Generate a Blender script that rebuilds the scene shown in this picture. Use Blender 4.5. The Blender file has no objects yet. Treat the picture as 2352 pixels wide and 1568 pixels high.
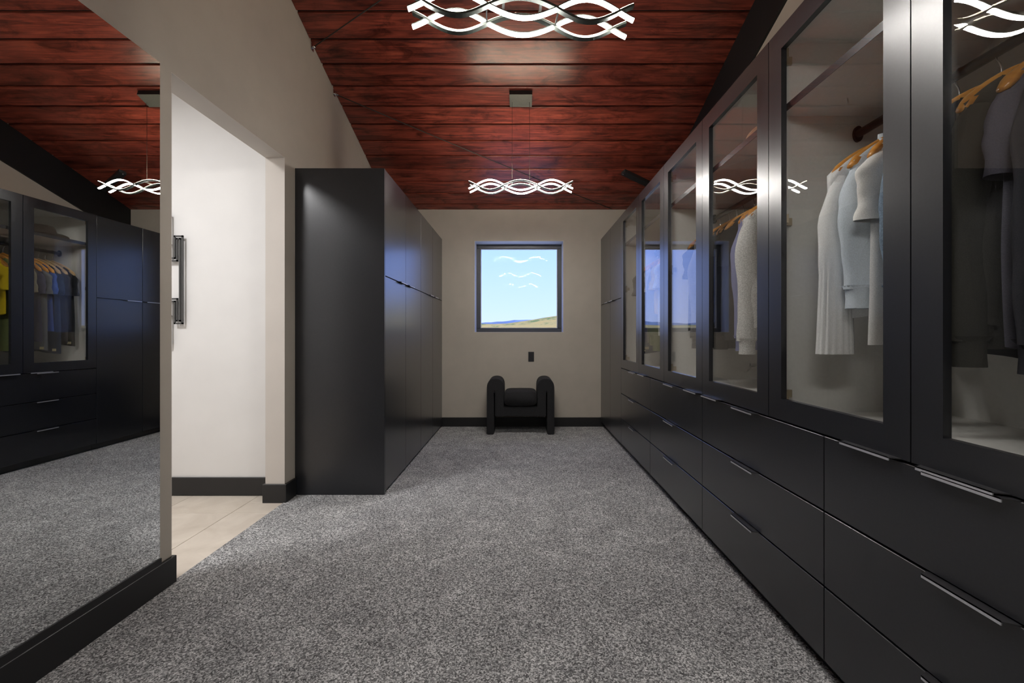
import bpy, bmesh, math, random
from mathutils import Vector, Matrix
random.seed(7)
PI = math.pi
S = bpy.context.scene
COL = S.collection

# ------------------------------------------------------------------ camera, world, sun, exposure
F_PX = 984.0            # focal length in pixels of the 2352 px wide frame
CAMH = 1.09
cam_d = bpy.data.cameras.new('camera')
cam = bpy.data.objects.new('camera', cam_d); COL.objects.link(cam)
cam.location = (0, 0, CAMH); cam.rotation_euler = (PI/2, 0, 0)
cam_d.sensor_width = 36; cam_d.lens = F_PX/2352*36
cam_d.shift_x = -18/2352; cam_d.shift_y = -16/2352
cam_d.clip_start = .05; cam_d.clip_end = 8000
S.camera = cam

W = bpy.data.worlds.new('sky'); S.world = W; W.use_nodes = True
wn = W.node_tree; wn.nodes.clear()
tc = wn.nodes.new('ShaderNodeTexCoord'); sep = wn.nodes.new('ShaderNodeSeparateXYZ')
rmp = wn.nodes.new('ShaderNodeValToRGB'); bg = wn.nodes.new('ShaderNodeBackground'); wo = wn.nodes.new('ShaderNodeOutputWorld')
wn.links.new(tc.outputs['Generated'], sep.inputs[0]); wn.links.new(sep.outputs['Z'], rmp.inputs[0])
wn.links.new(rmp.outputs[0], bg.inputs[0]); wn.links.new(bg.outputs[0], wo.inputs[0])
cr = rmp.color_ramp
cr.elements[0].position = 0.0; cr.elements[0].color = (.76, .92, 1.6, 1)
cr.elements[1].position = 1.0; cr.elements[1].color = (.30, .52, 1.7, 1)
e = cr.elements.new(.06); e.color = (.66, .89, 1.8, 1)
e = cr.elements.new(.20); e.color = (.50, .79, 1.95, 1)
bg.inputs[1].default_value = 1.27

sun_d = bpy.data.lights.new('sun', 'SUN'); sun = bpy.data.objects.new('sun', sun_d); COL.objects.link(sun)
sun.rotation_euler = (math.radians(42), 0, math.radians(28)); sun_d.energy = 3.2; sun_d.angle = .009
sun_d.color = (1, .95, .86)

S.view_settings.view_transform = 'Standard'; S.view_settings.look = 'None'
S.view_settings.gamma = 1; S.view_settings.use_curve_mapping = False
S.view_settings.exposure = 0.0
S.cycles.use_denoising = True; S.cycles.use_light_tree = False
S.cycles.max_bounces = 7; S.cycles.transparent_max_bounces = 16
S.cycles.diffuse_bounces = 4; S.cycles.glossy_bounces = 4
S.cycles.use_adaptive_sampling = True; S.cycles.adaptive_threshold = .05; S.cycles.adaptive_min_samples = 16
S.cycles.sample_clamp_indirect = 6
S.cycles.caustics_reflective = False; S.cycles.caustics_refractive = False
LED_DOWN, LED_UP, HALL_W = 180.0, 84.0, 37.0

# ------------------------------------------------------------------ dimensions
XL, XR, YF, YB = -1.53, 1.59, 5.083, -2.6
XCL, XCR = -.92, .958                 # faces of the left cabinets and of the right wardrobes
ZF, SL = CAMH+1.4825, .34             # ceiling height at the far wall, ceiling slope
def zc(y): return ZF+SL*(YF-y)
TOPZ = 2.216

# ------------------------------------------------------------------ materials
MATS = {}
class NT:
    def __init__(s, name):
        s.m = bpy.data.materials.new(name); s.m.use_nodes = True
        s.t = s.m.node_tree; s.p = s.t.nodes['Principled BSDF']; s.o = s.t.nodes['Material Output']
        MATS[name] = s.m
    def n(s, typ, **kw):
        x = s.t.nodes.new(typ)
        for k, v in kw.items():
            if k.startswith('_'): setattr(x, k[1:], v)
            else: x.inputs[k.replace('__', ' ')].default_value = v
        return x
    def l(s, a, b): s.t.links.new(a, b)
    def ramp(s, fac, stops):
        r = s.t.nodes.new('ShaderNodeValToRGB'); c = r.color_ramp
        while len(c.elements) < len(stops): c.elements.new(.5)
        for e, (p, col) in zip(c.elements, stops):
            e.position = p; e.color = (*col, 1)
        s.l(fac, r.inputs[0]); return r
    def bump(s, h, strength, dist=.01):
        b = s.n('ShaderNodeBump', Strength=strength, Distance=dist)
        s.l(h, b.inputs['Height']); s.l(b.outputs[0], s.p.inputs['Normal']); return b
    def coords(s, scale=(1, 1, 1), kind='Object'):
        t = s.n('ShaderNodeTexCoord'); m = s.n('ShaderNodeMapping'); m.inputs['Scale'].default_value = scale
        s.l(t.outputs[kind], m.inputs[0]); return m
def plain(name, col, rough=.5, metal=0, ior=1.5, noise=0, nscale=60, bump=0, spec=.5, sheen=0):
    s = NT(name); p = s.p
    p.inputs['Base Color'].default_value = (*col, 1); p.inputs['Roughness'].default_value = rough
    p.inputs['Metallic'].default_value = metal; p.inputs['IOR'].default_value = ior
    p.inputs['Specular IOR Level'].default_value = spec
    if sheen: p.inputs['Sheen Weight'].default_value = sheen
    if noise or bump:
        c = s.coords(); nz = s.n('ShaderNodeTexNoise', Scale=nscale, Detail=4.0); s.l(c.outputs[0], nz.inputs['Vector'])
        if noise:
            r = s.ramp(nz.outputs[0], [(.3, tuple(v*(1-noise) for v in col)), (.7, tuple(min(1, v*(1+noise)) for v in col))])
            s.l(r.outputs[0], p.inputs['Base Color'])
        if bump: s.bump(nz.outputs[0], bump, .003)
    return s.m
M = {}
M['wall'] = plain('greige_paint', (.47, .425, .365), .72, noise=.03, nscale=7, bump=.05)
M['hall'] = plain('hall_paint', (.74, .73, .72), .75, noise=.02, nscale=5)
M['lining'] = plain('lining_paint', (.60, .555, .51), .72, noise=.02, nscale=5)
M['black_trim'] = plain('black_trim_paint', (.012, .012, .013), .42, bump=.02, nscale=30)
M['band'] = plain('black_band_paint', (.006, .006, .007), .6)
M['laminate'] = plain('black_laminate', (.0120, .0130, .0165), .36, ior=1.4, noise=.1, nscale=140, bump=.015)
_p = M['laminate'].node_tree.nodes['Principled BSDF']; _p.inputs['Coat Weight'].default_value = 1; _p.inputs['Coat IOR'].default_value = 1.4; _p.inputs['Coat Roughness'].default_value = .25
M['inner'] = plain('grey_melamine', (.80, .785, .75), .5, noise=.03, nscale=90)
M['metal_dark'] = plain('dark_anodised_metal', (.05, .05, .055), .32, metal=1)
M['pull'] = plain('brushed_black_pull', (.055, .055, .06), .35, metal=.4)
M['pull_lip'] = plain('pull_edge_painted_glint', (.55, .56, .60), .35, metal=.5)  # window-lit line along the pull lips, painted as a lighter metal
M['chrome'] = plain('chrome', (.75, .75, .76), .15, metal=1)
M['nickel'] = plain('nickel_hinge', (.5, .42, .3), .3, metal=1)
M['rod'] = plain('black_rod', (.01, .01, .011), .3)
M['deck'] = plain('ceiling_deck_black', (.008, .006, .006), .8)
M['canopy'] = plain('brushed_grey_canopy', (.10, .105, .095), .5, metal=.3, noise=.08, nscale=120)
M['canopy_side'] = plain('black_canopy_rim', (.01, .01, .01), .5)
M['lamp_metal'] = plain('grey_lamp_metal', (.09, .10, .09), .4, metal=.6)
M['boucle'] = plain('black_boucle', (.016, .016, .018), .95, noise=.45, nscale=260, bump=.8)
M['plate'] = plain('black_plate', (.014, .014, .018), .35)
M['art'] = plain('dark_grey_art_metal', (.055, .055, .055), .5)
M['wire'] = plain('steel_wire', (.06, .055, .05), .5, metal=.5)
M['bar'] = plain('grey_steel_bar', (.03, .031, .033), .45)
M['grout'] = plain('grout', (.33, .28, .23), .9)
M['felt'] = plain('dark_brown_felt', (.03, .02, .014), .95, noise=.3, nscale=200, bump=.3)
M['tan_felt'] = plain('tan_felt', (.45, .30, .20), .95, noise=.1, nscale=200, bump=.3)
M['band_h'] = plain('hat_band', (.012, .009, .008), .5)
M['bead'] = plain('bone_bead', (.65, .55, .36), .4)
M['tag'] = plain('cream_tag', (.62, .52, .30), .7)
M['frame_w'] = plain('window_frame_slate', (.045, .05, .062), .35)
M['reveal'] = plain('reveal_paint', (.62, .62, .63), .6)
M['mountain'] = plain('mountain_forest_painted_haze', (.19, .26, .36), 1, noise=.25, nscale=.01)  # aerial haze of the distance is mixed into this blue base colour

# carpet: two-tone cut pile
s = NT('grey_carpet'); c = s.coords()
vo = s.n('ShaderNodeTexVoronoi', Scale=225.0); s.l(c.outputs[0], vo.inputs['Vector'])
sx = s.n('ShaderNodeSeparateXYZ'); s.l(vo.outputs['Color'], sx.inputs[0])
n1 = s.n('ShaderNodeTexNoise', Scale=75.0, Detail=3.0, Roughness=.6); s.l(c.outputs[0], n1.inputs['Vector'])
n2 = s.n('ShaderNodeTexNoise', Scale=5.5, Detail=9.0, Roughness=.72, Distortion=.4); s.l(c.outputs[0], n2.inputs['Vector'])
am = s.n('ShaderNodeMath', _operation='MULTIPLY_ADD'); s.l(n1.outputs[0], am.inputs[0]); am.inputs[1].default_value = .8; s.l(sx.outputs[0], am.inputs[2])
hf = s.n('ShaderNodeMath', _operation='MULTIPLY'); s.l(am.outputs[0], hf.inputs[0]); hf.inputs[1].default_value = .556
r1 = s.ramp(hf.outputs[0], [(.22, (.085, .085, .087)), (.5, (.31, .31, .312)), (.78, (.76, .76, .76))])
r2 = s.ramp(n2.outputs[0], [(.36, (.80, .80, .805)), (.52, (.96, .96, .96)), (.64, (1.16, 1.16, 1.16))])
mx = s.n('ShaderNodeMix', _data_type='RGBA', _blend_type='MULTIPLY'); mx.inputs[0].default_value = 1
s.l(r1.outputs[0], mx.inputs[6]); s.l(r2.outputs[0], mx.inputs[7]); s.l(mx.outputs[2], s.p.inputs['Base Color'])
s.p.inputs['Roughness'].default_value = 1; s.p.inputs['Specular IOR Level'].default_value = .1
s.bump(am.outputs[0], .35, .006); M['carpet'] = s.m

# stained boards: grain along x, its own offset per board
s = NT('mahogany_stained_pine'); oi = s.n('ShaderNodeObjectInfo'); t = s.n('ShaderNodeTexCoord')
mul = s.n('ShaderNodeVectorMath', _operation='SCALE'); cmb = s.n('ShaderNodeCombineXYZ')
for k in range(3): s.l(oi.outputs['Random'], cmb.inputs[k])
s.l(cmb.outputs[0], mul.inputs[0]); mul.inputs['Scale'].default_value = 37
addv = s.n('ShaderNodeVectorMath', _operation='ADD'); s.l(t.outputs['Object'], addv.inputs[0]); s.l(mul.outputs[0], addv.inputs[1])
mp = s.n('ShaderNodeMapping'); mp.inputs['Scale'].default_value = (2.2, 34, 34); s.l(addv.outputs[0], mp.inputs[0])
g1 = s.n('ShaderNodeTexNoise', Scale=1.0, Detail=7.0, Roughness=.62, Distortion=1.1); s.l(mp.outputs[0], g1.inputs['Vector'])
mp2 = s.n('ShaderNodeMapping'); mp2.inputs['Scale'].default_value = (2.6, 6.5, 6.5); s.l(addv.outputs[0], mp2.inputs[0])
g2 = s.n('ShaderNodeTexNoise', Scale=1.0, Detail=5.0, Roughness=.65, Distortion=1.5); s.l(mp2.outputs[0], g2.inputs['Vector'])
r1 = s.ramp(g1.outputs[0], [(.30, (.07, .018, .014)), (.5, (.25, .052, .034)), (.70, (.44, .10, .058))])
r2 = s.ramp(g2.outputs[0], [(.34, (.30, .27, .27)), (.5, (.85, .82, .82)), (.62, (1, 1, 1))])
mx = s.n('ShaderNodeMix', _data_type='RGBA', _blend_type='MULTIPLY'); mx.inputs[0].default_value = 1
s.l(r1.outputs[0], mx.inputs[6]); s.l(r2.outputs[0], mx.inputs[7])
mr = s.n('ShaderNodeMapRange'); mr.inputs['To Min'].default_value = .72; mr.inputs['To Max'].default_value = 1.2; s.l(oi.outputs['Random'], mr.inputs['Value'])
hv = s.n('ShaderNodeHueSaturation'); s.l(mr.outputs[0], hv.inputs['Value']); s.l(mx.outputs[2], hv.inputs['Color'])
s.l(hv.outputs[0], s.p.inputs['Base Color'])
s.p.inputs['Roughness'].default_value = .30; s.p.inputs['IOR'].default_value = 1.5
s.bump(g1.outputs[0], .14, .004); M['board'] = s.m

# honey wood for hangers
s = NT('honey_beech'); c = s.coords((6, 60, 60)); nz = s.n('ShaderNodeTexNoise', Scale=1.0, Detail=5.0, Distortion=.6); s.l(c.outputs[0], nz.inputs['Vector'])
r = s.ramp(nz.outputs[0], [(.3, (.56, .22, .035)), (.7, (.80, .38, .08))]); s.l(r.outputs[0], s.p.inputs['Base Color'])
s.p.inputs['Roughness'].default_value = .28; M['honey'] = s.m
s = NT('pale_beech'); c = s.coords((6, 60, 60)); nz = s.n('ShaderNodeTexNoise', Scale=1.0, Detail=5.0, Distortion=.6); s.l(c.outputs[0], nz.inputs['Vector'])
r = s.ramp(nz.outputs[0], [(.3, (.42, .26, .12)), (.7, (.60, .42, .22))]); s.l(r.outputs[0], s.p.inputs['Base Color'])
s.p.inputs['Roughness'].default_value = .35; M['beech'] = s.m

# stone tile
s = NT('beige_stone_tile'); oi = s.n('ShaderNodeObjectInfo'); c = s.coords((1, 1, 1))
ofs = s.n('ShaderNodeVectorMath', _operation='ADD'); s.l(c.outputs[0], ofs.inputs[0]); cmb = s.n('ShaderNodeCombineXYZ')
m9 = s.n('ShaderNodeMath', _operation='MULTIPLY'); m9.inputs[1].default_value = 19; s.l(oi.outputs['Random'], m9.inputs[0]); s.l(m9.outputs[0], cmb.inputs[0]); s.l(cmb.outputs[0], ofs.inputs[1])
nz = s.n('ShaderNodeTexNoise', Scale=4.0, Detail=7.0, Roughness=.6, Distortion=.8); s.l(ofs.outputs[0], nz.inputs['Vector'])
r = s.ramp(nz.outputs[0], [(.3, (.58, .51, .43)), (.7, (.74, .67, .58))]); s.l(r.outputs[0], s.p.inputs['Base Color'])
s.p.inputs['Roughness'].default_value = .45; M['tile'] = s.m

# dry grass hill
s = NT('dry_grass_hill'); c = s.coords((.35, .12, .35)); nz = s.n('ShaderNodeTexNoise', Scale=1.0, Detail=8.0, Roughness=.65); s.l(c.outputs[0], nz.inputs['Vector'])
c2 = s.coords((.05, .02, .05)); nb = s.n('ShaderNodeTexNoise', Scale=1.0, Detail=4.0); s.l(c2.outputs[0], nb.inputs['Vector'])
mm = s.n('ShaderNodeMath', _operation='ADD'); s.l(nz.outputs[0], mm.inputs[0]); s.l(nb.outputs[0], mm.inputs[1])
r = s.ramp(mm.outputs[0], [(.80, (.62, .43, .14)), (.98, (.56, .42, .15)), (1.0, (.20, .26, .09))]); s.l(r.outputs[0], s.p.inputs['Base Color'])
hm = s.n('ShaderNodeMath', _operation='MULTIPLY'); hm.inputs[1].default_value = .5; s.l(mm.outputs[0], hm.inputs[0])
r.inputs[0]; s.t.links.remove(r.inputs[0].links[0]); s.l(hm.outputs[0], r.inputs[0])
for el, p in zip(r.color_ramp.elements, (.40, .50, .55)): el.position = p
s.p.inputs['Roughness'].default_value = 1; s.p.inputs['Specular IOR Level'].default_value = 0; M['hill'] = s.m

def glass_mat(name, f0, tint, refl=1.0):
    s = NT(name); t = s.t; t.nodes.remove(s.p)
    g = s.n('ShaderNodeNewGeometry'); d = s.n('ShaderNodeVectorMath', _operation='DOT_PRODUCT')
    s.l(g.outputs['Incoming'], d.inputs[0]); s.l(g.outputs['Normal'], d.inputs[1])
    a = s.n('ShaderNodeMath', _operation='ABSOLUTE'); s.l(d.outputs['Value'], a.inputs[0])
    i = s.n('ShaderNodeMath', _operation='SUBTRACT', _use_clamp=True); i.inputs[0].default_value = 1; s.l(a.outputs[0], i.inputs[1])
    p = s.n('ShaderNodeMath', _operation='POWER'); s.l(i.outputs[0], p.inputs[0]); p.inputs[1].default_value = 5
    f = s.n('ShaderNodeMath', _operation='MULTIPLY_ADD'); s.l(p.outputs[0], f.inputs[0]); f.inputs[1].default_value = 1-f0; f.inputs[2].default_value = f0
    tr = s.n('ShaderNodeBsdfTransparent'); tr.inputs[0].default_value = (*tint, 1)
    gl = s.n('ShaderNodeBsdfGlossy'); gl.inputs['Roughness'].default_value = 0; gl.inputs[0].default_value = (refl, refl, refl, 1)
    mx = s.n('ShaderNodeMixShader'); s.l(f.outputs[0], mx.inputs[0]); s.l(tr.outputs[0], mx.inputs[1]); s.l(gl.outputs[0], mx.inputs[2])
    s.l(mx.outputs[0], s.o.inputs[0]); return s.m
M['glass'] = glass_mat('cabinet_glass', .055, (.96, .965, .965))
M['wglass'] = glass_mat('window_glass', .09, (1, 1, 1), .04)
s = NT('mirror_silver'); s.p.inputs['Base Color'].default_value = (.80, .82, .82, 1); s.p.inputs['Metallic'].default_value = 1
s.p.inputs['Roughness'].default_value = 0; M['mirror'] = s.m
def emit(name, col, st):
    s = NT(name); s.t.nodes.remove(s.p); e = s.n('ShaderNodeEmission'); e.inputs[0].default_value = (*col, 1); e.inputs[1].default_value = st
    s.l(e.outputs[0], s.o.inputs[0]); return s.m
M['led_down'] = emit('led_diffuser_down', (1, .965, .915), LED_DOWN)
M['led_up'] = emit('led_diffuser_up', (1, .84, .62), LED_UP)
M['hall_led'] = emit('hall_lamp_diffuser', (1, .87, .72), 12)

FAB = {}
def fabric(col, kind='knit'):
    key = (col, kind)
    if key in FAB: return FAB[key]
    s = NT('fabric_%s_%d' % (kind, len(FAB))); c = s.coords()
    nz = s.n('ShaderNodeTexNoise', Scale=420.0 if kind != 'heather' else 240.0, Detail=3.0); s.l(c.outputs[0], nz.inputs['Vector'])
    v = .12 if kind != 'heather' else .3
    r = s.ramp(nz.outputs[0], [(.3, tuple(x*(1-v) for x in col)), (.7, tuple(min(1, x*(1+v)) for x in col))])
    s.l(r.outputs[0], s.p.inputs['Base Color']); s.p.inputs['Roughness'].default_value = .95
    s.p.inputs['Specular IOR Level'].default_value = .15
    s.bump(nz.outputs[0], .25, .002); FAB[key] = s.m
    return s.m

# ------------------------------------------------------------------ mesh helpers
class MB:
    def __init__(s): s.v = []; s.f = []; s.sm = []
    def add(s, vs, fs, smooth=False):
        o = len(s.v); s.v += [tuple(x) for x in vs]; s.f += [tuple(i+o for i in f) for f in fs]; s.sm += [smooth]*len(fs); return s
    def box(s, x0, x1, y0, y1, z0, z1):
        vs = [(x, y, z) for x in (x0, x1) for y in (y0, y1) for z in (z0, z1)]
        return s.add(vs, [(0, 1, 3, 2), (4, 6, 7, 5), (0, 4, 5, 1), (2, 3, 7, 6), (0, 2, 6, 4), (1, 5, 7, 3)])
    def hexa(s, p):   # p: 8 points, bottom loop then top loop
        return s.add(p, [(3, 2, 1, 0), (4, 5, 6, 7), (0, 1, 5, 4), (1, 2, 6, 5), (2, 3, 7, 6), (3, 0, 4, 7)])
    def prism(s, pts, axis, a, b, smooth=False):  # pts 2D polygon extruded on axis 'x','y','z'
        n = len(pts)
        def P(p, t): return {'x': (t, p[0], p[1]), 'y': (p[0], t, p[1]), 'z': (p[0], p[1], t)}[axis]
        vs = [P(p, a) for p in pts]+[P(p, b) for p in pts]
        s.add(vs, [tuple(range(n))[::-1], tuple(range(n, 2*n))])
        o = len(s.v)-2*n
        for i in range(n):
            j = (i+1) % n; s.f.append((o+i, o+j, o+n+j, o+n+i)); s.sm.append(smooth)
        return s
    def loft(s, rings, close=True, caps=True, smooth=True):
        n = len(rings[0]); vs = [p for r in rings for p in r]; fs = []
        for k in range(len(rings)-1):
            for i in range(n if close else n-1):
                j = (i+1) % n; fs.append((k*n+i, k*n+j, (k+1)*n+j, (k+1)*n+i))
        if caps: fs += [tuple(range(n))[::-1], tuple(range((len(rings)-1)*n, len(rings)*n))]
        return s.add(vs, fs, smooth)
    def tube(s, pts, r, n=8, smooth=True, caps=True):
        pts = [Vector(p) for p in pts]; rings = []
        up = Vector((0, 0, 1)); prev = None
        for i, p in enumerate(pts):
            d = (pts[min(i+1, len(pts)-1)]-pts[max(i-1, 0)]).normalized()
            if prev is None: prev = up.cross(d) if abs(d.dot(up)) < .95 else Vector((1, 0, 0)).cross(d)
            a = (prev-d*prev.dot(d)).normalized(); b = d.cross(a); prev = a
            rr = r[i] if isinstance(r, (list, tuple)) else r
            rings.append([p+a*(rr*math.cos(2*PI*k/n))+b*(rr*math.sin(2*PI*k/n)) for k in range(n)])
        return s.loft(rings, caps=caps, smooth=smooth)
    def lathe(s, prof, n=32, c=(0, 0, 0)):  # prof: (r,z)
        rings = [[(c[0]+r*math.cos(2*PI*k/n), c[1]+r*math.sin(2*PI*k/n), c[2]+z) for k in range(n)] for r, z in prof]
        return s.loft(rings, caps=False)
    def mesh(s, name, mat, bevel=0, seg=1):
        me = bpy.data.meshes.new(name); me.from_pydata(s.v, [], s.f)
        for p, q in zip(me.polygons, s.sm): p.use_smooth = q
        bm = bmesh.new(); bm.from_mesh(me)
        bmesh.ops.recalc_face_normals(bm, faces=bm.faces)
        if bevel: bmesh.ops.bevel(bm, geom=bm.edges[:], offset=bevel, segments=seg, affect='EDGES', clamp_overlap=True)
        bm.to_mesh(me); bm.free(); me.materials.append(mat); return me
    def build(s, name, mat, parent=None, bevel=0, loc=None, seg=1):
        return link(name, s.mesh(name, mat, bevel, seg), parent, loc)
def link(name, me, parent=None, loc=None):
    o = bpy.data.objects.new(name, me); COL.objects.link(o)
    if parent is not None: o.parent = parent
    if loc: o.location = loc
    return o
def box(name, mat, parent, x0, x1, y0, y1, z0, z1, bevel=0):
    return MB().box(x0, x1, y0, y1, z0, z1).build(name, mat, parent, bevel)
def tag(o, label, cat, group=None):
    o['label'] = label; o['category'] = cat
    if group: o['group'] = group
    return o
def thing(name, label, cat, loc=(0, 0, 0), group=None, rz=0):
    o = bpy.data.objects.new(name, None); COL.objects.link(o); o.location = loc; o.rotation_euler = (0, 0, rz)
    o.empty_display_size = .1
    return tag(o, label, cat, group)
def struct(o, label=None):
    o['kind'] = 'structure'
    if label: o['label'] = label
    return o

# ------------------------------------------------------------------ room shell
struct(box('floor', M['carpet'], None, XL-.004, XR, YB, YF, -.06, 0), 'grey speckled cut-pile carpet over the whole room')
m = MB()
OY0, OY1, OZ = 1.88, 2.79, 2.242       # doorway
WT = .125
m.box(XL-WT, XL, YB-.12, OY0, -.06, 5.7); m.box(XL-WT, XL, OY1, YF+.3, -.06, 5.7); m.box(XL-WT, XL, OY0, OY1, OZ, 5.7)
struct(m.build('wall_left', M['wall']), 'greige painted wall with an open doorway and the mirror')
WX0, WX1, WZ0, WZ1 = -.537, .517, 1.116, 2.200    # window opening
m = MB()
m.box(XL, WX0, YF, YF+.3, -.06, 3.2); m.box(WX1, XR+.12, YF, YF+.3, -.06, 3.2)
m.box(WX0, WX1, YF, YF+.3, -.06, WZ0); m.box(WX0, WX1, YF, YF+.3, WZ1, 3.2)
struct(m.build('wall_far', M['wall']), 'greige far wall with the square window')
struct(box('wall_right', M['wall'], None, XR, XR+.12, YB-.12, YF, -.06, 5.7), 'greige wall above the wardrobes')
struct(box('wall_back', M['wall'], None, XL, XR, YB-.12, YB, -.06, 5.7))
# sloped ceiling: black deck with separate boards
ceil = MB()
th = .1
p = [(XL-.1, YB-.1, zc(YB-.1)+.022), (XR+.1, YB-.1, zc(YB-.1)+.022), (XR+.1, YF+.28, zc(YF+.28)+.022), (XL-.1, YF+.28, zc(YF+.28)+.022)]
ceil.hexa(p+[(a, b, c+th) for a, b, c in p])
ceil = struct(ceil.build('ceiling', M['deck']), 'sloping ceiling of red-brown stained boards')
SW = .186
ang = math.atan(SL); bl = SW/math.cos(ang)
bm_ = MB().box(XL+.001, XR-.001, -(bl-.017)/2, (bl-.017)/2, 0, .02).mesh('plank', M['board'], .0022)
k = 0
d = .1-SW
while d < YF-YB:
    yc = YF-(d+SW/2)
    o = link('plank', bm_, ceil, (0, yc, zc(yc))); o.rotation_euler = (-ang, 0, 0)
    d += SW; k += 1
m = MB(); m.box(XL-WT, XL, OY1-.003, OY1-.0002, 0, OZ-.003); m.box(XL-WT, XL, OY0+.0002, OY0+.003, 0, OZ-.003); m.box(XL-WT, XL, OY0, OY1, OZ-.003, OZ-.0002)
struct(m.build('trim_2', M['lining']), 'white painted lining of the open doorway')
# black band along the top of the right wall
m = MB()
def bandpt(x, y, dz): return (x, y, zc(y)+dz)
m.hexa([bandpt(XR-.018, YB, -.36), bandpt(XR, YB, -.36), bandpt(XR, YF, -.36), bandpt(XR-.018, YF, -.36),
        bandpt(XR-.018, YB, -.001), bandpt(XR, YB, -.001), bandpt(XR, YF, -.001), bandpt(XR-.018, YF, -.001)])
struct(m.build('trim_1', M['band']), 'black fascia board under the ceiling along the right wall')
# baseboards
BH = .118
struct(box('baseboard_left', M['black_trim'], None, XL-.10, XL+.015, YB, OY0+.013, 0, BH, .002), 'black baseboard under the mirror')
struct(box('baseboard_jamb', M['black_trim'], None, XL-WT-.015, XL+.015, OY1-.013, 2.905, -.004, BH, .002), 'black baseboard block around the doorway jamb')
struct(box('baseboard_far', M['black_trim'], None, XCL-.02, XCR+.05, YF-.014, YF, 0, .108, .002), 'black baseboard of the far wall')
# hall behind the doorway
HX0, HX1, HY0, HY1, HZ = -3.3, XL-WT, .2, 2.914, 2.75
struct(box('wall_hall_far', M['hall'], None, HX0, HX1, HY1, HY1+.1, -.06, HZ), 'white hall wall seen through the doorway')
struct(box('wall_hall_left', M['hall'], None, HX0-.1, HX0, HY0, HY1, -.06, HZ))
struct(box('wall_hall_near', M['hall'], None, HX0, HX1, HY0-.1, HY0, -.06, HZ))
struct(box('ceiling_hall', M['hall'], None, HX0-.1, HX1, HY0-.1, HY1+.1, HZ, HZ+.1))
struct(box('baseboard_hall', M['black_trim'], None, HX0, HX1-.016, HY1-.014, HY1, 0, .121, .002), 'black baseboard of the hall wall')
fh = struct(box('floor_hall', M['grout'], None, HX0, XL-.004, HY0, HY1, -.06, -.006), 'beige stone tile floor of the hall')
tx = [XL-.0045, -1.77, -2.22, -2.67, -3.12, HX0]; ty = [HY0, .82, 1.72, 2.62, HY1]
for a in range(len(tx)-1):
    for b in range(len(ty)-1):
        x1_, x0_, y0_, y1_ = tx[a]-.0015, tx[a+1]+.0015, ty[b]+.0015, ty[b+1]-.0015
        segs = [(x0_, x1_, y0_, y1_)]
        if a == 0:   # pieces in the doorway go under the wall line only inside the opening
            segs = [(x0_, min(x1_, XL-WT), y0_, y1_)]
            lo, hi = max(y0_, OY0+.001), min(y1_, OY1-.001)
            if hi > lo: segs = [(x0_, x1_, lo, hi)]+[(x0_, XL-WT, q0, q1) for q0, q1 in ((y0_, lo), (hi, y1_)) if q1-q0 > .02]
        for sg in segs: box('tile', M['tile'], fh, *sg, -.03, -.003, .001)
lamp = thing('ceiling_light', 'round flush ceiling light of the hall beyond the doorway', 'ceiling light', (-2.35, 1.45, HZ))
MB().lathe([(0, -.03), (.17, -.03), (.19, -.02), (.19, 0)], 32).build('lamp_rim', M['hall'], lamp)
MB().lathe([(0, -.032), (.15, -.0315)], 32).build('diffuser', M['hall_led'], lamp)
ld = bpy.data.lights.new('hall_lamp', 'AREA'); ld.shape = 'DISK'; ld.size = .5; ld.energy = HALL_W; ld.color = (.98, .98, 1)
lo = bpy.data.objects.new('hall_lamp', ld); COL.objects.link(lo); lo.parent = lamp; lo.location = (0, 0, -.04)

# ------------------------------------------------------------------ window
win = bpy.data.objects.new('window_1', None); COL.objects.link(win); struct(win, 'square fixed window with slate-coloured frame')
WD = .20; FW = .052; fy0, fy1 = YF+WD, YF+WD+.07
def ring(m, x0, x1, z0, z1, w, y0, y1):
    m.box(x0, x1, y0, y1, z0, z0+w); m.box(x0, x1, y0, y1, z1-w, z1)
    m.box(x0, x0+w, y0, y1, z0+w, z1-w); m.box(x1-w, x1, y0, y1, z0+w, z1-w); return m
for nm, (x0, x1, z0, z1) in {'frame_sill': (WX0, WX1, WZ0, WZ0+FW), 'frame_head': (WX0, WX1, WZ1-FW, WZ1),
                             'frame_jamb': (WX0, WX0+FW, WZ0+FW, WZ1-FW), 'frame_jamb_': (WX1-FW, WX1, WZ0+FW, WZ1-FW)}.items():
    box(nm.rstrip('_'), M['frame_w'], win, x0, x1, fy0, fy1, z0, z1, .003)
ring(MB(), WX0+FW-.001, WX1-FW+.001, WZ0+FW-.001, WZ1-FW+.001, .009, fy0+.018, fy0+.03).build('glazing_bead', M['chrome'] if False else M['reveal'], win)
box('pane', M['wglass'], win, WX0+FW, WX1-FW, fy0+.035, fy0+.041, WZ0+FW, WZ1-FW)
lin = ring(MB(), WX0-.0005, WX1+.0005, WZ0-.0005, WZ1+.0005, .004, YF-.001, fy0)
lin.build('reveal_lining', M['reveal'], win)

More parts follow.
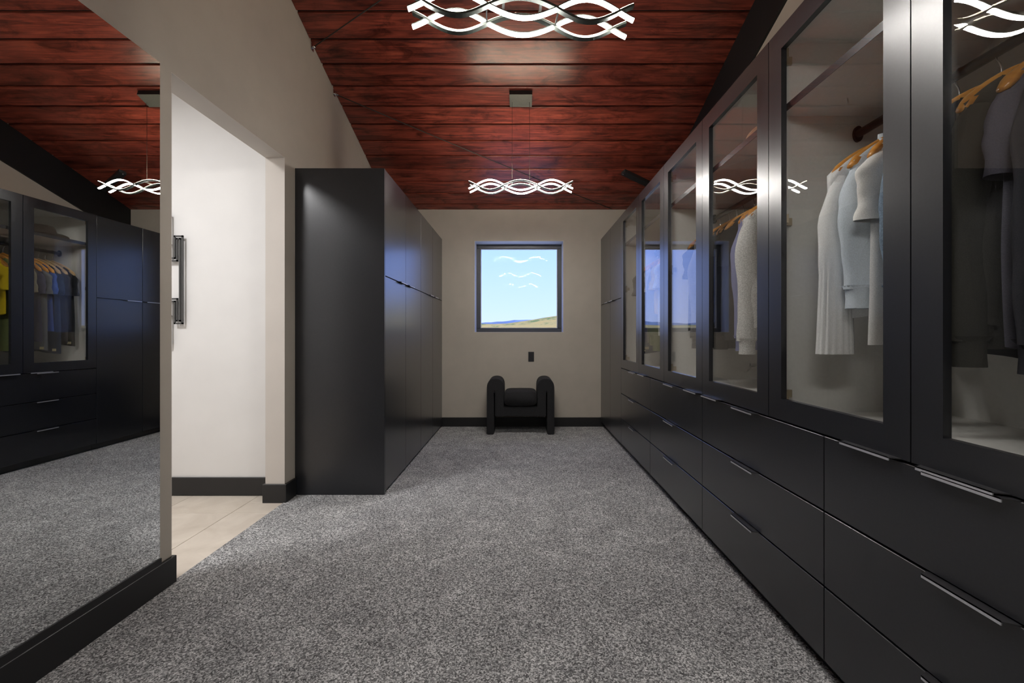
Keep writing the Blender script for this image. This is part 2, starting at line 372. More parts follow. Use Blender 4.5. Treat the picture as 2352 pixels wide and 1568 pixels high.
# ------------------------------------------------------------------ outside
def sil(t):   # silhouette slope of the near hill over direction x/y
    return .0245+.135*max(0, t+.03)+.012*t
m = MB(); NX, NY = 70, 40
vs = []
for j in range(NY+1):
    y = 18+(j/NY)**1.4*330
    for i in range(NX+1):
        t_ = -.9+1.8*i/NX; x = t_*(y+25)
        zr = CAMH+165*sil(max(-.3, min(.35, x/max(y, 60))))
        q = max(0, min(1, (y-20)/(165-20))); q = q*q*(3-2*q)
        z = -2.2+(zr+2.2)*q if y < 165 else zr-(y-165)*.03
        z += (math.sin(x*.31+y*.17)+math.sin(x*.13-y*.23+1))*.10*q
        vs.append((x, y, z))
fs = [(j*(NX+1)+i, j*(NX+1)+i+1, (j+1)*(NX+1)+i+1, (j+1)*(NX+1)+i) for j in range(NY) for i in range(NX)]
m.add(vs, fs, True); hill = m.build('hillside', M['hill'])
tag(hill, 'dry yellow grass hillside with green scrub outside the window', 'hill'); hill['kind'] = 'structure'
def ridge(name, y, h, seed, label):
    rr = random.Random(seed); ph = [rr.uniform(0, 6) for _ in range(5)]
    front = []; top = []; back = []
    n = 120
    for i in range(n+1):
        t_ = -.8+1.6*i/n
        hh = h(t_)+.0016*sum(math.sin(t_*f+p_)/(a+1) for a, (f, p_) in enumerate(zip((23, 47, 91, 160, 260), ph)))
        front.append((t_*y, y-.25*y, -40)); top.append((t_*y, y, CAMH+y*hh)); back.append((t_*y, y*1.2, -40))
    o = MB().loft([front, top, back], close=False, caps=False).build(name, M['mountain'])
    tag(o, label, 'mountain'); o['kind'] = 'structure'
ridge('mountain', 2400, lambda t: .0285+.006*math.exp(-((t-.04)/.06)**2), 3, 'far blue mountain ridge on the horizon')
ridge('mountain', 1500, lambda t: .0245+.007*math.exp(-((t+.01)/.05)**2)-.006*abs(t), 5, 'nearer blue-green ridge behind the dry hill')

# ------------------------------------------------------------------ mirror
mir = thing('wall_mirror', 'tall frameless wall mirror beside the doorway', 'mirror', (XL, 0, .12))
box('mirror_backing', M['black_trim'], mir, 0, .003, -.55, 1.813, .012, 2.1215)
box('mirror_glass', M['mirror'], mir, .003, .008, -.55, 1.813, .012, 2.1215, .001)
box('bottom_channel', M['black_trim'], mir, 0, .013, -.55, 1.815, -.002, .024)

# ------------------------------------------------------------------ cabinets
def pull(parent, face, yc, z, side, up=False, L=.19):
    """edge pull plate: face = x of the front, side = -1 sticks out to -x"""
    a, b = L/2, L/2-.012; q = .024*side
    m = MB(); t = .0022
    m.hexa([(face-.012*side, yc-a, z), (face-.012*side, yc+a, z), (face, yc+a, z), (face, yc-a, z),
            (face-.012*side, yc-a, z+t), (face-.012*side, yc+a, z+t), (face, yc+a, z+t), (face, yc-a, z+t)])
    m.hexa([(face, yc-a, z), (face, yc+a, z), (face+q, yc+b, z), (face+q, yc-b, z),
            (face, yc-a, z+t), (face, yc+a, z+t), (face+q, yc+b, z+t), (face+q, yc-b, z+t)])
    m.box(*sorted((face+q, face+q-.0025*side)), yc-b, yc+b, z-.006 if not up else z, z+t if not up else z+.008)
    o = m.build('handle', M['pull'], parent); o.data.materials.append(M['pull_lip'])
    for pg in o.data.polygons[-6:]: pg.material_index = 1
    return o
def front(name, parent, x0, x1, y0, y1, z0, z1):
    return box(name, M['laminate'], parent, x0, x1, y0, y1, z0, z1, .0012)

G = .0018
# left run of tall cabinets: two units of two columns
SEAM_L = 1.49
for n_, (ya, yb, lab) in enumerate(((2.911, 3.985, 'tall black double cupboard nearest the doorway, left of the window'),
                                    (3.985, 5.06, 'tall black double cupboard in the far left corner by the window wall'))):
    cab = thing('tall_cupboard', lab, 'cupboard', (0, 0, 0), 'tall black cupboards left of the window')
    e0 = ya+.019 if n_ == 0 else ya
    if n_ == 0: box('end_panel', M['laminate'], cab, XL+.002, XCL, ya, e0, 0.0, TOPZ+.004, .0012)
    box('carcass', M['laminate'], cab, XL+.002, XCL-.022, e0+.001, yb-.001, .06, TOPZ)
    box('toe_kick', M['laminate'], cab, XL+.05, XCL-.06, e0+.001, yb-.001, 0, .06)
    mid = (e0+yb)/2 if n_ else 3.455
    for c_, (a, b) in enumerate(((e0, mid), (mid, yb))):
        hy = b-.12 if c_ == 0 else a+.12
        dl = front('lower_door', cab, XCL-.02, XCL, a+G, b-G, .02, SEAM_L-.003)
        du = front('upper_door', cab, XCL-.02, XCL, a+G, b-G, SEAM_L+.003, TOPZ)
        pull(du, XCL, hy, SEAM_L+.0005, 1)
box('filler_strip', M['laminate'], cab, XL+.002, XCL-.004, 5.061, YF-.001, .0, TOPZ)

# right run: tall double cupboard, then glass wardrobes over drawer chests
SEAM_R = 1.437
cab = thing('tall_cupboard', 'tall black double cupboard in the far right corner beside the glass doors', 'cupboard')
box('carcass', M['laminate'], cab, XCR+.022, XR-.004, 4.051, 5.039, .06, TOPZ)
box('toe_kick', M['laminate'], cab, XCR+.05, XR-.05, 4.051, YF-.016, 0, .06)
box('filler_strip', M['laminate'], cab, XCR+.004, XR-.004, 5.041, YF-.001, .06, TOPZ)
for a, b, hy in ((4.05, 4.545, 4.43), (4.545, 5.04, 4.66)):
    front('lower_door', cab, XCR, XCR+.02, a+G, b-G, .06, SEAM_R-.003)
    du = front('upper_door', cab, XCR, XCR+.02, a+G, b-G, SEAM_R+.003, TOPZ)
    pull(du, XCR, hy, SEAM_R+.0005, -1)

ROWS = [.06, .297, .534, .773]
for n_, (y0, lab) in enumerate(((3.15, 'black three-drawer chest next to the tall corner cupboard'),
                                (2.25, 'black three-drawer chest under the window reflection in the glass doors'),
                                (1.35, 'black three-drawer chest under the light grey sweatshirt'),
                                (.45, 'nearest black three-drawer chest at the lower right'))):
    y1 = y0+.9
    ch = thing('drawer_chest', lab, 'drawers', (0, 0, 0), 'black drawer chests under the glass wardrobes')
    box('carcass', M['laminate'], ch, XCR+.022, XR-.004, y0+.001, y1-.001, .06, ROWS[3]-.002)
    box('toe_kick', M['laminate'], ch, XCR+.05, XR-.05, y0+.001, y1-.001, 0, .06)
    for r_ in range(3):
        dw = front('drawer', ch, XCR, XCR+.02, y0+G, y1-G, ROWS[r_]+.003, ROWS[r_+1]-.0035)
        pull(dw, XCR, (y0+y1)/2+.015, ROWS[r_+1]-.0032, -1)

Z0 = ROWS[3]+.004
RODX, RODZ, SHZ = 1.283, 1.85, 1.945
ST = .078
def wardrobe(y0, lab):
    w = thing('glass_wardrobe', lab, 'wardrobe', (0, 0, 0), 'glass-door wardrobes above the drawers')
    y1 = y0+1.2
    xa, xb = XCR+.022, XR-.004
    for ys in ((y0+.001, y0+.019), (y1-.019, y1-.001)):
        box('side_panel', M['inner'], w, xa, xb, *ys, Z0, TOPZ, .0008)
    box('back_panel', M['inner'], w, xb-.012, xb, y0+.019, y1-.019, Z0, TOPZ)
    box('bottom_panel', M['inner'], w, xa, xb-.012, y0+.019, y1-.019, Z0, Z0+.018)
    box('top_panel', M['inner'], w, xa, xb-.012, y0+.019, y1-.019, TOPZ-.018, TOPZ)
    box('shelf', M['inner'], w, xa+.012, xb-.012, y0+.020, y1-.020, SHZ-.025, SHZ, .001)['label'] = 'hat shelf'
    box('edge_band', M['laminate'], w, xa+.010, xa+.0118, y0+.020, y1-.020, SHZ-.026, SHZ+.0005)
    for ys in ((y0+.001, y0+.019), (y1-.019, y1-.001)): box('edge_band', M['laminate'], w, xa-.001, xa-.0001, *ys, Z0, TOPZ)
    MB().tube([(RODX, y0+.022, RODZ), (RODX, y1-.022, RODZ)], .0145, 14).build('hanging_rod', M['rod'], w)
    for ys in (y0+.019, y1-.029):
        m = MB(); m.prism([(RODX+.022*math.cos(a)*.8, RODZ+.03*math.sin(a)) for a in [2*PI*i/16 for i in range(16)]], 'y', ys, ys+.010)
        m.build('rod_bracket', M['rod'], w)
    for n_, (a, b) in enumerate(((y0+.6, y1), (y0, y0+.6))):     # far door, near door
        a2, b2 = a+G, b-G
        m = MB()
        m.box(XCR, XCR+.02, a2, b2, Z0, Z0+ST); m.box(XCR, XCR+.02, a2, b2, TOPZ-ST, TOPZ)
        m.box(XCR, XCR+.02, a2, a2+ST, Z0+ST, TOPZ-ST); m.box(XCR, XCR+.02, b2-ST, b2, Z0+ST, TOPZ-ST)
        d_ = m.build('door', M['laminate'], w)
        box('pane', M['glass'], d_, XCR+.013, XCR+.017, a2+ST-.004, b2-ST+.004, Z0+ST-.004, TOPZ-ST+.004)
        hy = a+.12 if n_ == 0 else b-.12
        pull(d_, XCR, hy, Z0-.0005, -1)
        hs = b-.022 if n_ == 0 else a+.022
        sg = -1 if n_ == 0 else 1
        for hz in (Z0+.09, (Z0+TOPZ)/2+.02, TOPZ-.09):
            m = MB(); m.box(xa+.002, xa+.05, *sorted((hs, hs+sg*.008)), hz-.014, hz+.014); m.box(xa+.012, xa+.03, *sorted((hs, hs+sg*.004)), hz-.03, hz+.03)
            m.box(XCR+.0202, XCR+.03, *sorted((hs+sg*.008, hs+sg*.055)), hz-.016, hz+.016)
            m.build('hinge', M['nickel'], d_)
    return w
wardrobe(2.85, 'glass wardrobe at the far end holding the tees and the brown hat')
wardrobe(1.65, 'middle glass wardrobe holding the light grey sweatshirt')
wardrobe(.45, 'nearest glass wardrobe holding the white ribbed sweater')
box('end_panel', M['laminate'], COL.objects['glass_wardrobe.002'], XCR, XR-.004, .43, .449, Z0, TOPZ)
box('end_panel', M['laminate'], COL.objects['drawer_chest.003'], XCR, XR-.004, .43, .449, .06, Z0-.003)

# ------------------------------------------------------------------ hangers and garments
def hz_(x):
    t = min(1.15, abs(x)/.205); return -.088-.028*t-.078*t*t
hang_m = {}
def hanger_meshes(matname):
    if matname in hang_m: return hang_m[matname]
    m = MB(); rings = []
    N = 26
    for i in range(N+1):
        x = -.212+.424*i/N; t = abs(x)/.212
        hh = (.018+.009*math.exp(-(x/.03)**2))*(1 if t < .95 else .85); th = .007+.011*t*t
        if i in (0, N): hh *= .5; th *= .5
        zc_ = hz_(x)-.012
        rings.append([(x, th*math.cos(a), zc_+hh*math.sin(a)) for a in [2*PI*q/10 for q in range(10)]])
    m.loft(rings); a = m.mesh('arms', M[matname])
    m = MB(); pts = [(0, 0, -.086), (0, 0, -.062), (0, 0, -.05), (0, .004, -.036), (0, .012, -.022)]
    R = .0178
    for i in range(13):
        an = math.radians(-40+i*(250/12)); pts.append((0, R*math.cos(an), R*math.sin(an)))
    m.tube(pts, .0021, 8); b = m.mesh('hook', M['chrome'])
    m = MB(); m.tube([(-.175, 0, hz_(.175)-.02), (-.15, 0, -.215), (.15, 0, -.215), (.175, 0, hz_(.175)-.02)], .004, 8)
    c = m.mesh('trouser_bar', M[matname])
    hang_m[matname] = (a, b, c); return hang_m[matname]
def hanger(y, rz, label, matname='honey', bar=False):
    h = thing('hanger', label, 'hanger', (RODX, y, RODZ), 'wooden hangers on the wardrobe rods', rz)
    a, b, c = hanger_meshes(matname)
    link('arms', a, h); link('hook', b, h)
    if bar: link('trouser_bar', c, h)
    return h

def torso(m, sh, length, hemw, neck, dipf, dipb, depth, folds, seed, vtop=0):
    rr = random.Random(seed); ph = [rr.uniform(0, 6.3) for _ in range(6)]
    NU, NV = 20, 22
    rings = []
    for j in range(NV+1):
        v = j/NV; row = []
        for side in (1, -1):
            for i in range(NU+1):
                u = -1+2*i/NU
                if side == -1: u = -u
                ww = sh+(hemw-sh)*min(1, v*1.6)
                x0 = u*sh
                zt = hz_(max(neck, abs(x0)))-.004
                if abs(x0) < neck:
                    zt -= (dipf if side < 0 else dipb)*(1-(x0/neck)**2)
                zb = hz_(.1)-length+.012*math.sin(u*3+ph[0])
                z = zt+v*(zb-zt)
                x = u*ww
                ed = max(0, 1-abs(u)**3)**.6
                dd = depth*ed*(.28+.72*min(1, v*3.2)) + (.011*(1-min(1, v*3)))
                f = folds*min(1, v*1.5)*(math.sin(u*5.1+ph[1]+v*1.2)+.6*math.sin(u*9.3+ph[2]-v*2)+.35*math.sin(u*15+ph[3]))
                y = side*dd
                row.append((x+folds*.5*v*math.sin(v*7+ph[4]), y+f, z))
        rings.append(row)
    n = 2*(NU+1); vs = [p for r in rings for p in r]; fs = []
    for j in range(NV):
        for i in range(n):
            k2 = (i+1) % n; fs.append((j*n+i, j*n+k2, (j+1)*n+k2, (j+1)*n+i))
    for i in range(NU):      # close the shoulder seams outside the neck hole
        xm = abs((-1+2*(i+.5)/NU)*sh)
        if xm > neck: fs.append((i, i+1, n-2-i, n-1-i))
    m.add(vs, fs, True); return m
def sleeve_rings(sx, sh, length, r0, r1, flare, seed, ribs=0, spread=.0, n=18, flat=.5):
    rr = random.Random(seed); ph = rr.uniform(0, 6)
    z0 = hz_(sh-.03)-.045
    rings = []; K = 18
    for k2 in range(K+1):
        t = k2/K
        x = sh-.058+.038*min(1, t*4)**.7+spread*t
        z = z0-t*length
        rx = r0+(r1-r0)*t; ry = rx*flat
        if t < .25: rx *= .75+t; 
        if flare and t > .55: q = (t-.55)/.45; rx *= 1+flare*q; ry *= 1+flare*q*.6
        wob = .006*math.sin(t*6+ph)
        ring_ = []
        for q in range(n):
            a = 2*PI*q/n
            rib = 1+(.07*math.cos(a*ribs) if ribs and t > .5 else .07*math.sin(3*a+t*9+ph)+.035*math.sin(2*a-t*21+ph*2))
            ring_.append((sx*(x+rx*rib*math.cos(a))+wob, ry*rib*math.sin(a)+wob*.8, z+.01*math.cos(a)*(1-t)))
        rings.append(ring_)
    return rings
G_MESH_SEED = [0]
def garment(y, label, cat, col, kind='tee', rz=0, wide=1.0, length=None, weave='knit', hanger_mat='honey', what=None, group=None, tag_=False, bar=False, slen=.56):
    G_MESH_SEED[0] += 1; sd = G_MESH_SEED[0]*13
    name = {'tee': 't_shirt', 'sweat': 'sweatshirt', 'hoodie': 'hoodie', 'ribbed': 'ribbed_sweater', 'tank': 'tank_top'}[kind]
    g = thing(name, label, cat, (RODX, y, RODZ), group, rz)
    mt = fabric(col, weave)
    L = length or {'tee': .62, 'sweat': .60, 'hoodie': .62, 'ribbed': .58, 'tank': .66}[kind]
    sh = (.205 if kind == 'tee' else .215 if kind != 'tank' else .15)*wide
    neck = {'tee': .125, 'sweat': .115, 'hoodie': .11, 'ribbed': .13, 'tank': .10}[kind]
    depth = {'tee': .020, 'sweat': .026, 'hoodie': .030, 'ribbed': .026, 'tank': .018}[kind]
    torso(MB(), sh, L, .222*wide, neck, .075 if kind != 'tank' else .13, .012, depth, .006, sd).build('torso', mt, g)
    # neck binding
    nb = []
    for i in range(29):
        a = 2*PI*i/28; x = neck*math.cos(a)
        frontside = math.sin(a) < 0
        dip = (.075 if kind != 'tank' else .13) if frontside else .012
        zz = hz_(neck)-.004-dip*(1-(x/neck)**2)
        nb.append((x, (.018 if not frontside else -.018)*abs(math.sin(a))**.5, zz))
    MB().tube(nb, .0055 if kind != 'hoodie' else .010, 8, caps=False).build('collar', mt, g)
    if kind != 'tank':
        for s_ in (-1, 1):
            if kind == 'tee':
                rg = sleeve_rings(s_, sh, .20, .062, .066, 0, sd+s_, spread=.008, flat=.4)
                MB().loft(rg, caps=False).build('sleeve', mt, g)
            elif kind == 'ribbed':
                rg = sleeve_rings(s_, sh, .60, .058, .044, .45, sd+s_, ribs=16, n=64)
                MB().loft(rg, caps=False).build('sleeve', mt, g)
            else:
                rg = sleeve_rings(s_, sh, slen, .062, .046, 0, sd+s_)
                sl = MB().loft(rg, caps=False).build('sleeve', mt, g)
                last = rg[-1]; cx = sum(p[0] for p in last)/len(last); cy = sum(p[1] for p in last)/len(last); zl = min(p[2] for p in last)
                cr_ = [[(cx+.036*q*math.cos(2*PI*i/36)*(1+.05*math.cos(i*PI)), cy+.027*q*math.sin(2*PI*i/36)*(1+.05*math.cos(i*PI)), z) for i in range(36)]
                       for q, z in ((1.28, zl+.012), (1.0, zl), (.95, zl-.03), (1.0, zl-.062))]
                MB().loft(cr_, caps=False).build('cuff', mt, sl)
    if kind in ('sweat', 'hoodie'):
        zb = hz_(.1)-L
        rg = []
        for q, z in ((1.0, zb+.012), (.93, zb-.005), (.92, zb-.055)):
            rg.append([(.215*wide*q*math.copysign(abs(math.cos(a))**.7, math.cos(a)), .024*math.sin(a)*q+.003*math.sin(i*2.1), z) for i, a in enumerate([2*PI*k2/48 for k2 in range(48)])])
        MB().loft(rg, caps=False).build('hem_band', mt, g)
    if kind == 'hoodie':
        rg = []
        for k2 in range(9):
            t = k2/8; rg.append([((.10-.05*t)*math.cos(a)*(1-.2*t), .018+.028*t*(1-t)*3+(.022+.012*math.sin(PI*t))*math.sin(a), hz_(.08)+.012-.24*t) for a in [2*PI*q/18 for q in range(18)]])
        MB().loft(rg, caps=True).build('hood', mt, g)
    if tag_:
        zb = hz_(.1)-L
        box('hem_tag', M['tag'], g, -.20, -.165, -depth-.004, -depth-.001, zb+.012, zb+.034)
    if hanger_mat:
        hanger(y, rz, 'wooden hanger carrying the '+(what or label.split(',')[0]), hanger_mat, bar)
    return g
def R(a): return math.radians(a)
GA, GB, GC = 'clothes in the far wardrobe', 'clothes in the middle wardrobe', 'clothes in the nearest wardrobe'
# nearest wardrobe (far to near)
garment(1.49, 'white sweater with long flared ribbed sleeves behind the near glass door', 'sweater', (.93, .925, .91), 'ribbed', R(5), 1.03, what='white ribbed-sleeve sweater', group=GC)
garment(1.40, 'pale blue-grey sweatshirt next to the white ribbed sweater', 'sweatshirt', (.68, .75, .82), 'hoodie', R(1.5), .95, .50, what='pale blue-grey sweatshirt', group=GC, slen=.40)
garment(1.325, 'off-white tee hanging nearer than the pale blue-grey sweatshirt', 't-shirt', (.84, .82, .79), 'tee', R(3), .98, .66, what='off-white tee', group=GC)
garment(1.25, 'heathered slate-blue knit sweatshirt beside the off-white tee', 'sweatshirt', (.22, .29, .38), 'sweat', R(1.5), .92, .52, 'heather', what='slate-blue knit sweatshirt', group=GC, slen=.42)
garment(1.14, 'black long tee behind the charcoal sweatshirt', 't-shirt', (.014, .014, .015), 'tee', R(2), 1.0, .70, what='black long tee', group=GC)
garment(1.05, 'dark olive-charcoal sweatshirt at the right picture edge', 'sweatshirt', (.055, .053, .045), 'sweat', R(1.5), .97, .62, what='dark olive-charcoal sweatshirt', group=GC)
garment(.97, 'muted lilac-grey tee beside the dark olive sweatshirt', 't-shirt', (.13, .125, .16), 'tee', R(4), .95, .66, what='muted lilac-grey tee', group=GC)
garment(.90, 'charcoal crew sweatshirt hung nearest the camera but one', 'sweatshirt', (.035, .035, .042), 'sweat', R(1.5), 1.0, .56, hanger_mat='beech', what='charcoal crew sweatshirt', group=GC)
garment(.82, 'black hooded sweatshirt nearest the camera', 'sweatshirt', (.012, .012, .016), 'hoodie', R(2), 1.0, .6, what='black hooded sweatshirt', group=GC)
# middle wardrobe
garment(2.74, 'dark brown tee first in the middle wardrobe', 't-shirt', (.05, .042, .036), 'tee', R(3), .95, .62, what='dark brown tee', group=GB)
garment(2.62, 'grey marl sweatshirt with rib cuffs seen under the window reflection', 'sweatshirt', (.17, .16, .155), 'sweat', R(1.5), 1.0, .55, 'heather', what='grey marl sweatshirt', group=GB)
garment(2.53, 'faded black tee nearer than the grey marl sweatshirt', 't-shirt', (.022, .022, .022), 'tee', R(4), .95, .58, what='faded black tee', group=GB)
garment(2.45, 'deep charcoal sweatshirt in the middle wardrobe', 'sweatshirt', (.03, .03, .03), 'sweat', R(1.5), .95, .60, what='deep charcoal sweatshirt', group=GB)
garment(2.34, 'black long-sleeved top hanging behind the periwinkle tee', 'top', (.016, .016, .017), 'sweat', R(3), .98, .66, what='black long-sleeved top', group=GB)
garment(2.24, 'black tee with a boxy cut in the middle wardrobe', 't-shirt', (.02, .02, .02), 'tee', R(1.5), .95, .68, what='boxy black tee', group=GB)
garment(2.11, 'periwinkle blue long tee half behind the light grey sweatshirt', 't-shirt', (.22, .23, .40), 'sweat', R(4), .98, .66, what='periwinkle long tee', group=GB)
garment(2.03, 'light grey marl sweatshirt in the middle wardrobe', 'sweatshirt', (.66, .65, .63), 'sweat', R(1.5), 1.05, .60, 'heather', what='light grey marl sweatshirt', group=GB)
# far wardrobe: also seen in the mirror
A = [(3.965, 'black pocket tee last on the far rod', (.015, .015, .016), 'tee', .74, 'beech', 1),
     (3.905, 'soft black tee beside the black pocket tee', (.02, .02, .024), 'tee', .72, 'beech', 0),
     (3.85, 'deep navy tee between the black tees and the blue tee', (.018, .03, .06), 'tee', .80, 'beech', 1),
     (3.795, 'royal blue tee in the far wardrobe', (.035, .08, .30), 'tee', .60, 'honey', 0),
     (3.74, 'slate grey long tee beside the royal blue tee', (.12, .13, .155), 'tee', .78, 'honey', 1),
     (3.69, 'dark indigo tee between slate grey and taupe tees', (.07, .07, .12), 'tee', .70, 'honey', 0),
     (3.64, 'taupe olive tee in the far wardrobe', (.24, .215, .16), 'tee', .72, 'honey', 0),
     (3.585, 'pale pinkish white tee in the far wardrobe', (.72, .68, .70), 'tee', .62, 'honey', 1),
     (3.52, 'olive green long knit behind the yellow tee', (.24, .28, .11), 'sweat', .72, 'honey', 0),
     (3.45, 'bright yellow tee in the far wardrobe', (.85, .62, .02), 'tee', .48, 'honey', 0),
     (3.34, 'light grey-green tee nearer than the yellow tee', (.42, .43, .38), 'tee', .66, 'honey', 0),
     (3.25, 'mid grey tee in front of the grey-green tee', (.22, .22, .22), 'tee', .66, 'honey', 0),
     (3.13, 'pale grey long-sleeved top next to the dark brown one', (.45, .43, .42), 'sweat', .60, 'honey', 0),
     (3.02, 'dark brown long-sleeved top beside the far wardrobe divider', (.05, .04, .035), 'sweat', .62, 'honey', 0)]
for k, (y, lab, col, kd, L, hm, tg) in enumerate(A):
    garment(y, lab, 't-shirt' if kd == 'tee' else 'top', col, kd, R((1, 2.5, 4, 3)[k % 4]), .93+.02*(k % 3), L, hanger_mat=hm, tag_=bool(tg), group=GA,
            what=lab.split(' beside')[0].split(' in ')[0].split(' between')[0].split(' behind')[0].split(' near')[0].split(' last')[0])

# hats on the shelves
def hat(loc, mat, label, band, sc=1.0, rz=0):
    h = thing('fedora', label, 'hat', loc, None, rz)
    n = 40
    rings = []
    for r_, z, dent in ((.105, .012, 0), (.103, .03, 0), (.098, .065, 0), (.090, .098, .15), (.080, .112, .5), (.06, .112, .9), (.03, .100, 1), (.002, .092, 1)):
        rg = []
        for k2 in range(n):
            a = 2*PI*k2/n; rx = r_*(.92+.0*dent); ry = r_*1.14
            pinch = 1-.10*dent*max(0, math.cos(a))**4
            rg.append((rx*math.sin(a)*pinch*sc, ry*math.cos(a)*sc, (z-.012*dent*abs(math.cos(a)))*sc))
        rings.append(rg)
    MB().loft(rings, caps=False).build('crown', mat, h)
    rg = []
    for r_, dz in ((.100, .010), (.125, .004), (.155, .006), (.172, .016), (.174, .019), (.172, .013), (.155, .002), (.125, 0), (.100, .004)):
        rg.append([(r_*.94*math.sin(2*PI*k2/n)*sc, r_*1.12*math.cos(2*PI*k2/n)*sc, (dz+.016*max(0, (r_-.12)/.05)*abs(math.sin(2*PI*k2/n))**2)*sc) for k2 in range(n)])
    MB().loft(rg, caps=False).build('brim', mat, h)
    if band:
        rg = [[((q)*.92*math.sin(2*PI*k2/n)*sc, q*1.14*math.cos(2*PI*k2/n)*sc, z*sc) for k2 in range(n)] for q, z in ((.106, .012), (.1075, .014), (.1065, .034), (.104, .036))]
        bd = MB().loft(rg, caps=False).build('hat_band', M['band_h'], h)
        bead = MB(); bead.lathe([(0, -.0045), (.0035, -.003), (.0048, 0), (.0035, .003), (0, .0045)], 8); bead = bead.mesh('bead', M['bead'])
        for k2 in range(40):
            a = 2*PI*k2/40; link('bead', bead, bd, (.108*.92*math.sin(a)*sc, .108*1.14*math.cos(a)*sc, .024*sc))
    return h
hat((1.20, 3.79, SHZ), M['felt'], 'dark brown fedora with a beaded band on the far wardrobe shelf', True)
hat((1.175, 1.865, SHZ), M['tan_felt'], 'tan felt hat on the middle wardrobe shelf', False)

# ------------------------------------------------------------------ bench
bx, by0, by1 = .008, 4.66, 5.045
b = thing('bench', 'black boucle bench with rounded arms under the window', 'bench', (bx, 0, 0))
def arm(s_):
    # outline in x-z: outer leg, arch, inner drop, with a slit between
    xo, xi = .368, .184; slit0, slit1 = .292, .277
    pts = [(xo, 0), (xo, .50)]
    cx, rx, rz = (xo+xi)/2, (xo-xi)/2, .108
    for k2 in range(1, 16):
        a = PI*k2/16; pts.append((cx+rx*math.copysign(abs(math.cos(a))**.8, math.cos(a)), .50+rz*math.sin(a)**.8))
    pts += [(xi, .50), (xi, .195), (slit1, .195), (slit1, .455), ((slit0+slit1)/2, .468), (slit0, .455), (slit0, 0)]
    pts = [(p[0]*s_, p[1]) for p in pts]
    if s_ < 0: pts = pts[::-1]
    return MB().prism(pts, 'y', by0, by1).build('arm', M['boucle'], b, .009, seg=2)
arm(-1); arm(1)
box('seat_base', M['boucle'], b, -.192, .192, by0+.012, by1-.005, .195, .305, .008)
m = MB(); rings = []
for k2 in range(9):
    t = k2/8; 
    y = by0-.004+(by1-by0)*t
    e_ = (1-abs(2*t-1)**6)**.3 if 0 < t < 1 else .55
    ring_ = []
    for q in range(28):
        a = 2*PI*q/28
        ring_.append((.182*math.copysign(abs(math.cos(a))**.35, math.cos(a))*(.9+.1*e_), y, .388+.082*math.copysign(abs(math.sin(a))**.5, math.sin(a))*(.75+.25*e_)))
    rings.append(ring_)
m.loft(rings).build('cushion', M['boucle'], b)

# wall plate under the window
sp = thing('switch_plate', 'small black wall plate under the window', 'switch', (.134, YF, .827))
box('plate', M['plate'], sp, -.034, .034, -.006, 0, -.058, .058, .0015)
box('rocker', M['plate'], sp, -.016, .016, -.009, -.006, -.033, .033, .001)

# ------------------------------------------------------------------ pendant lamps
def wave(x, amp):
    ax = abs(x)
    return -amp*math.cos(PI*x/.276) if ax < .138 else amp*math.sin(PI*(ax-.138)/.232)
def strip(m, sgn, amp, y, w, z0, z1, half=.43, n=44):
    pts = [(-half+2*half*i/n) for i in range(n+1)]
    rings = []
    for x in pts:
        e_ = 1e-3; dz = (wave(x+e_, amp)-wave(x-e_, amp))/(2*e_)*sgn; L = math.hypot(1, dz); nx, nz = -dz/L, 1/L
        z = sgn*wave(x, amp)
        rings.append([(x+nx*a, y+b_, z+nz*a) for a, b_ in ((z0, -w/2), (z0, w/2), (z1, w/2), (z1, -w/2))])
    return m.loft(rings, smooth=False)
def pendant(yc, rz, label, dz=0):
    zl = CAMH+1.236+dz
    p = thing('pendant_lamp', label, 'pendant lamp', (0.008, yc, zl), 'wavy LED pendant lamps', rz)
    for y in (-.047, .047):
        a = strip(MB(), 1, .042, y, .022, .004, .008).build('downlight_strip', M['lamp_metal'], p)
        strip(MB(), 1, .042, y, .017, -.002, .0038).build('diffuser', M['led_down'], a)
        c = strip(MB(), -1, .040, y, .022, -.006, .003).build('uplight_strip', M['lamp_metal'], p)
        strip(MB(), -1, .040, y, .018, .0028, .0045).build('diffuser', M['led_up'], c)
    zt = wave(.073, .040)*-1
    for s_ in (-1, 1):
        m = MB(); m.box(.073*s_-.005, .073*s_+.005, -.056, .056, zt+.006, zt+.016)
        m.tube([(.073*s_, 0, zt+.012), (.073*s_, 0, zt+.032)], .0055, 10)
        m.build('clamp', M['canopy_side'], p)
        top = zc(yc)-zl
        MB().tube([(.073*s_, 0, zt+.02), (.073*s_, 0, top-.03)], .0014, 6).build('cable', M['wire'], p)
    for xx in (-.138, .138):
        MB().box(xx-.003, xx+.003, -.047, .047, -.002, .003).build('crossbar', M['canopy_side'], p)
    c = MB()
    c.box(-.094, .094, -.063, .063, -.012, 0); c = c.build('canopy', M['canopy_side'], p)
    c.location = (0, 0, zc(yc)-zl); c.rotation_euler = (-ang, 0, 0)
    f = MB().box(-.0935, .0935, -.0625, .0625, -.040, -.0125).build('canopy_cover', M['canopy_side'], c)
    MB().box(-.0935, .0935, -.0625, .0625, -.043, -.0405).build('face_plate', M['canopy'], c)
    return p
pendant(3.59, 0, 'wavy LED pendant hanging near the window')
pendant(1.68, R(4), 'wavy LED pendant hanging at the top edge of the picture', .010)
pendant(-.23, R(2), 'unseen wavy LED pendant added behind the camera as fill')  # added lamp out of view, brightens garment fronts and wardrobe dividers

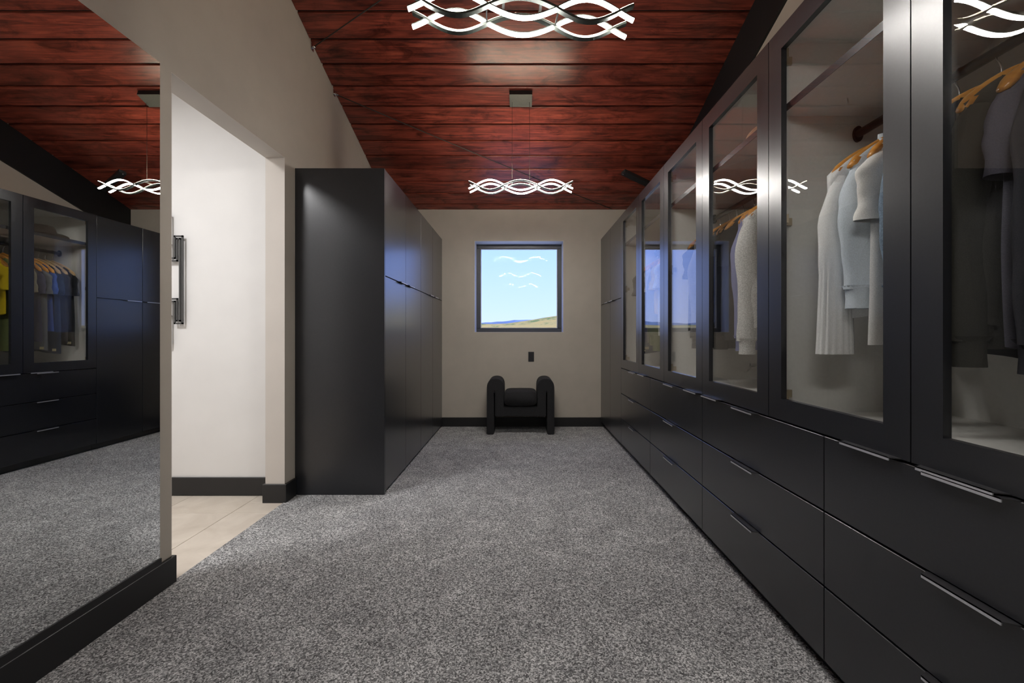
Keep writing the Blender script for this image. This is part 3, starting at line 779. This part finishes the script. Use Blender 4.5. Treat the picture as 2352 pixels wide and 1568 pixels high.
# ------------------------------------------------------------------ ceiling wires and bar
def wire(a, b, off, label, anchor):
    (x0, y0), (x1, y1) = a, b
    t = thing('bracing_wire', label, 'wire', (x0, y0, zc(y0)-off))
    L = []
    for i in range(9):
        q = i/8; L.append(((x1-x0)*q, (y1-y0)*q, zc(y0+(y1-y0)*q)-zc(y0)-.012*math.sin(PI*q)))
    MB().tube(L, .0042, 6).build('strand', M['wire'], t)
    for q in (0,) if anchor else ():
        m = MB(); m.tube([(-.0, 0, 0), (.03, .018*(1 if y1 > y0 else -1), 0)], .009, 8); m.box(-.002, .004, -.018, .018, -.02, .03)
        m.build('anchor', M['chrome'], t)
wire((XL+.002, 3.52), (1.08, 5.02), .035, 'dark twisted wire running diagonally under the boards behind the far pendant', True)
wire((XL+.002, 3.15), (1.56, 1.52), .035, 'dark wire slanting from the left wall towards the near pendant', True)
bar = thing('ceiling_bar', 'dark grey steel bar under the ceiling above the glass wardrobes', 'bar', (1.07, 4.44, zc(4.44)))
dx_, dy_ = .50, .285; L_ = math.hypot(dx_, dy_); nx_, ny_ = -dy_/L_*.03, dx_/L_*.03
def bp(t, s_, h): return (dx_*t+nx_*s_, dy_*t+ny_*s_, -SL*(dy_*t+ny_*s_)+h)
MB().hexa([bp(0, -1, -.034), bp(1, -1, -.034), bp(1, 1, -.034), bp(0, 1, -.034), bp(0, -1, -.002), bp(1, -1, -.002), bp(1, 1, -.002), bp(0, 1, -.002)]).build('profile', M['bar'], bar, .003)
MB().tube([(.0, 0, -.034), (.0, 0, -.045)], .006, 8).build('screw', M['chrome'], bar)

# ------------------------------------------------------------------ Greek key wall art in the hall
def apx(x, y): return ((x-1194)*2.885/984, CAMH-(y-768)*2.885/984)
art = thing('wall_art', 'dark grey Greek key metal wall art on the white hall wall', 'wall art', (0, HY1, 0))
path = [(370, 495), (386.5, 495), (386.5, 595.5), (403.5, 595.5), (403.5, 545), (415.5, 545), (415.5, 739.5), (403.5, 739.5), (403.5, 689), (386.5, 689), (386.5, 790), (370, 790)]
def strip_path(pts, off, w):
    # offset polyline as thin rectangular bars
    P = [Vector(apx(*q)) for q in pts]; m = MB()
    Q = []
    for i, p_ in enumerate(P):
        ds = []
        if i: ds.append((p_-P[i-1]).normalized())
        if i < len(P)-1: ds.append((P[i+1]-p_).normalized())
        n_ = Vector((0, 0))
        for d_ in ds: n_ += Vector((-d_.y, d_.x))
        if len(ds) == 1: n_ = n_.normalized()
        Q.append(p_+n_*off)
    for a_, b_ in zip(Q[:-1], Q[1:]):
        lo_ = Vector((min(a_.x, b_.x)-w/2, min(a_.y, b_.y)-w/2)); hi_ = Vector((max(a_.x, b_.x)+w/2, max(a_.y, b_.y)+w/2))
        m.box(lo_.x, hi_.x, -.030, -.022, lo_.y, hi_.y)
    return m
mirx = lambda q: (740-q[0], q[1])
for off in (-.0084, .0084):
    strip_path(path, off, .0105).build('key_bar', M['art'], art)
    strip_path([mirx(q) for q in path], off, .0105).build('key_bar', M['art'], art)
for xx, yy in ((386.5, 560), (386.5, 725), (353.5, 560), (353.5, 725)):
    X_, Z_ = apx(xx, yy); MB().tube([(X_, -.023, Z_), (X_, 0, Z_)], .004, 8).build('standoff', M['art'], art)
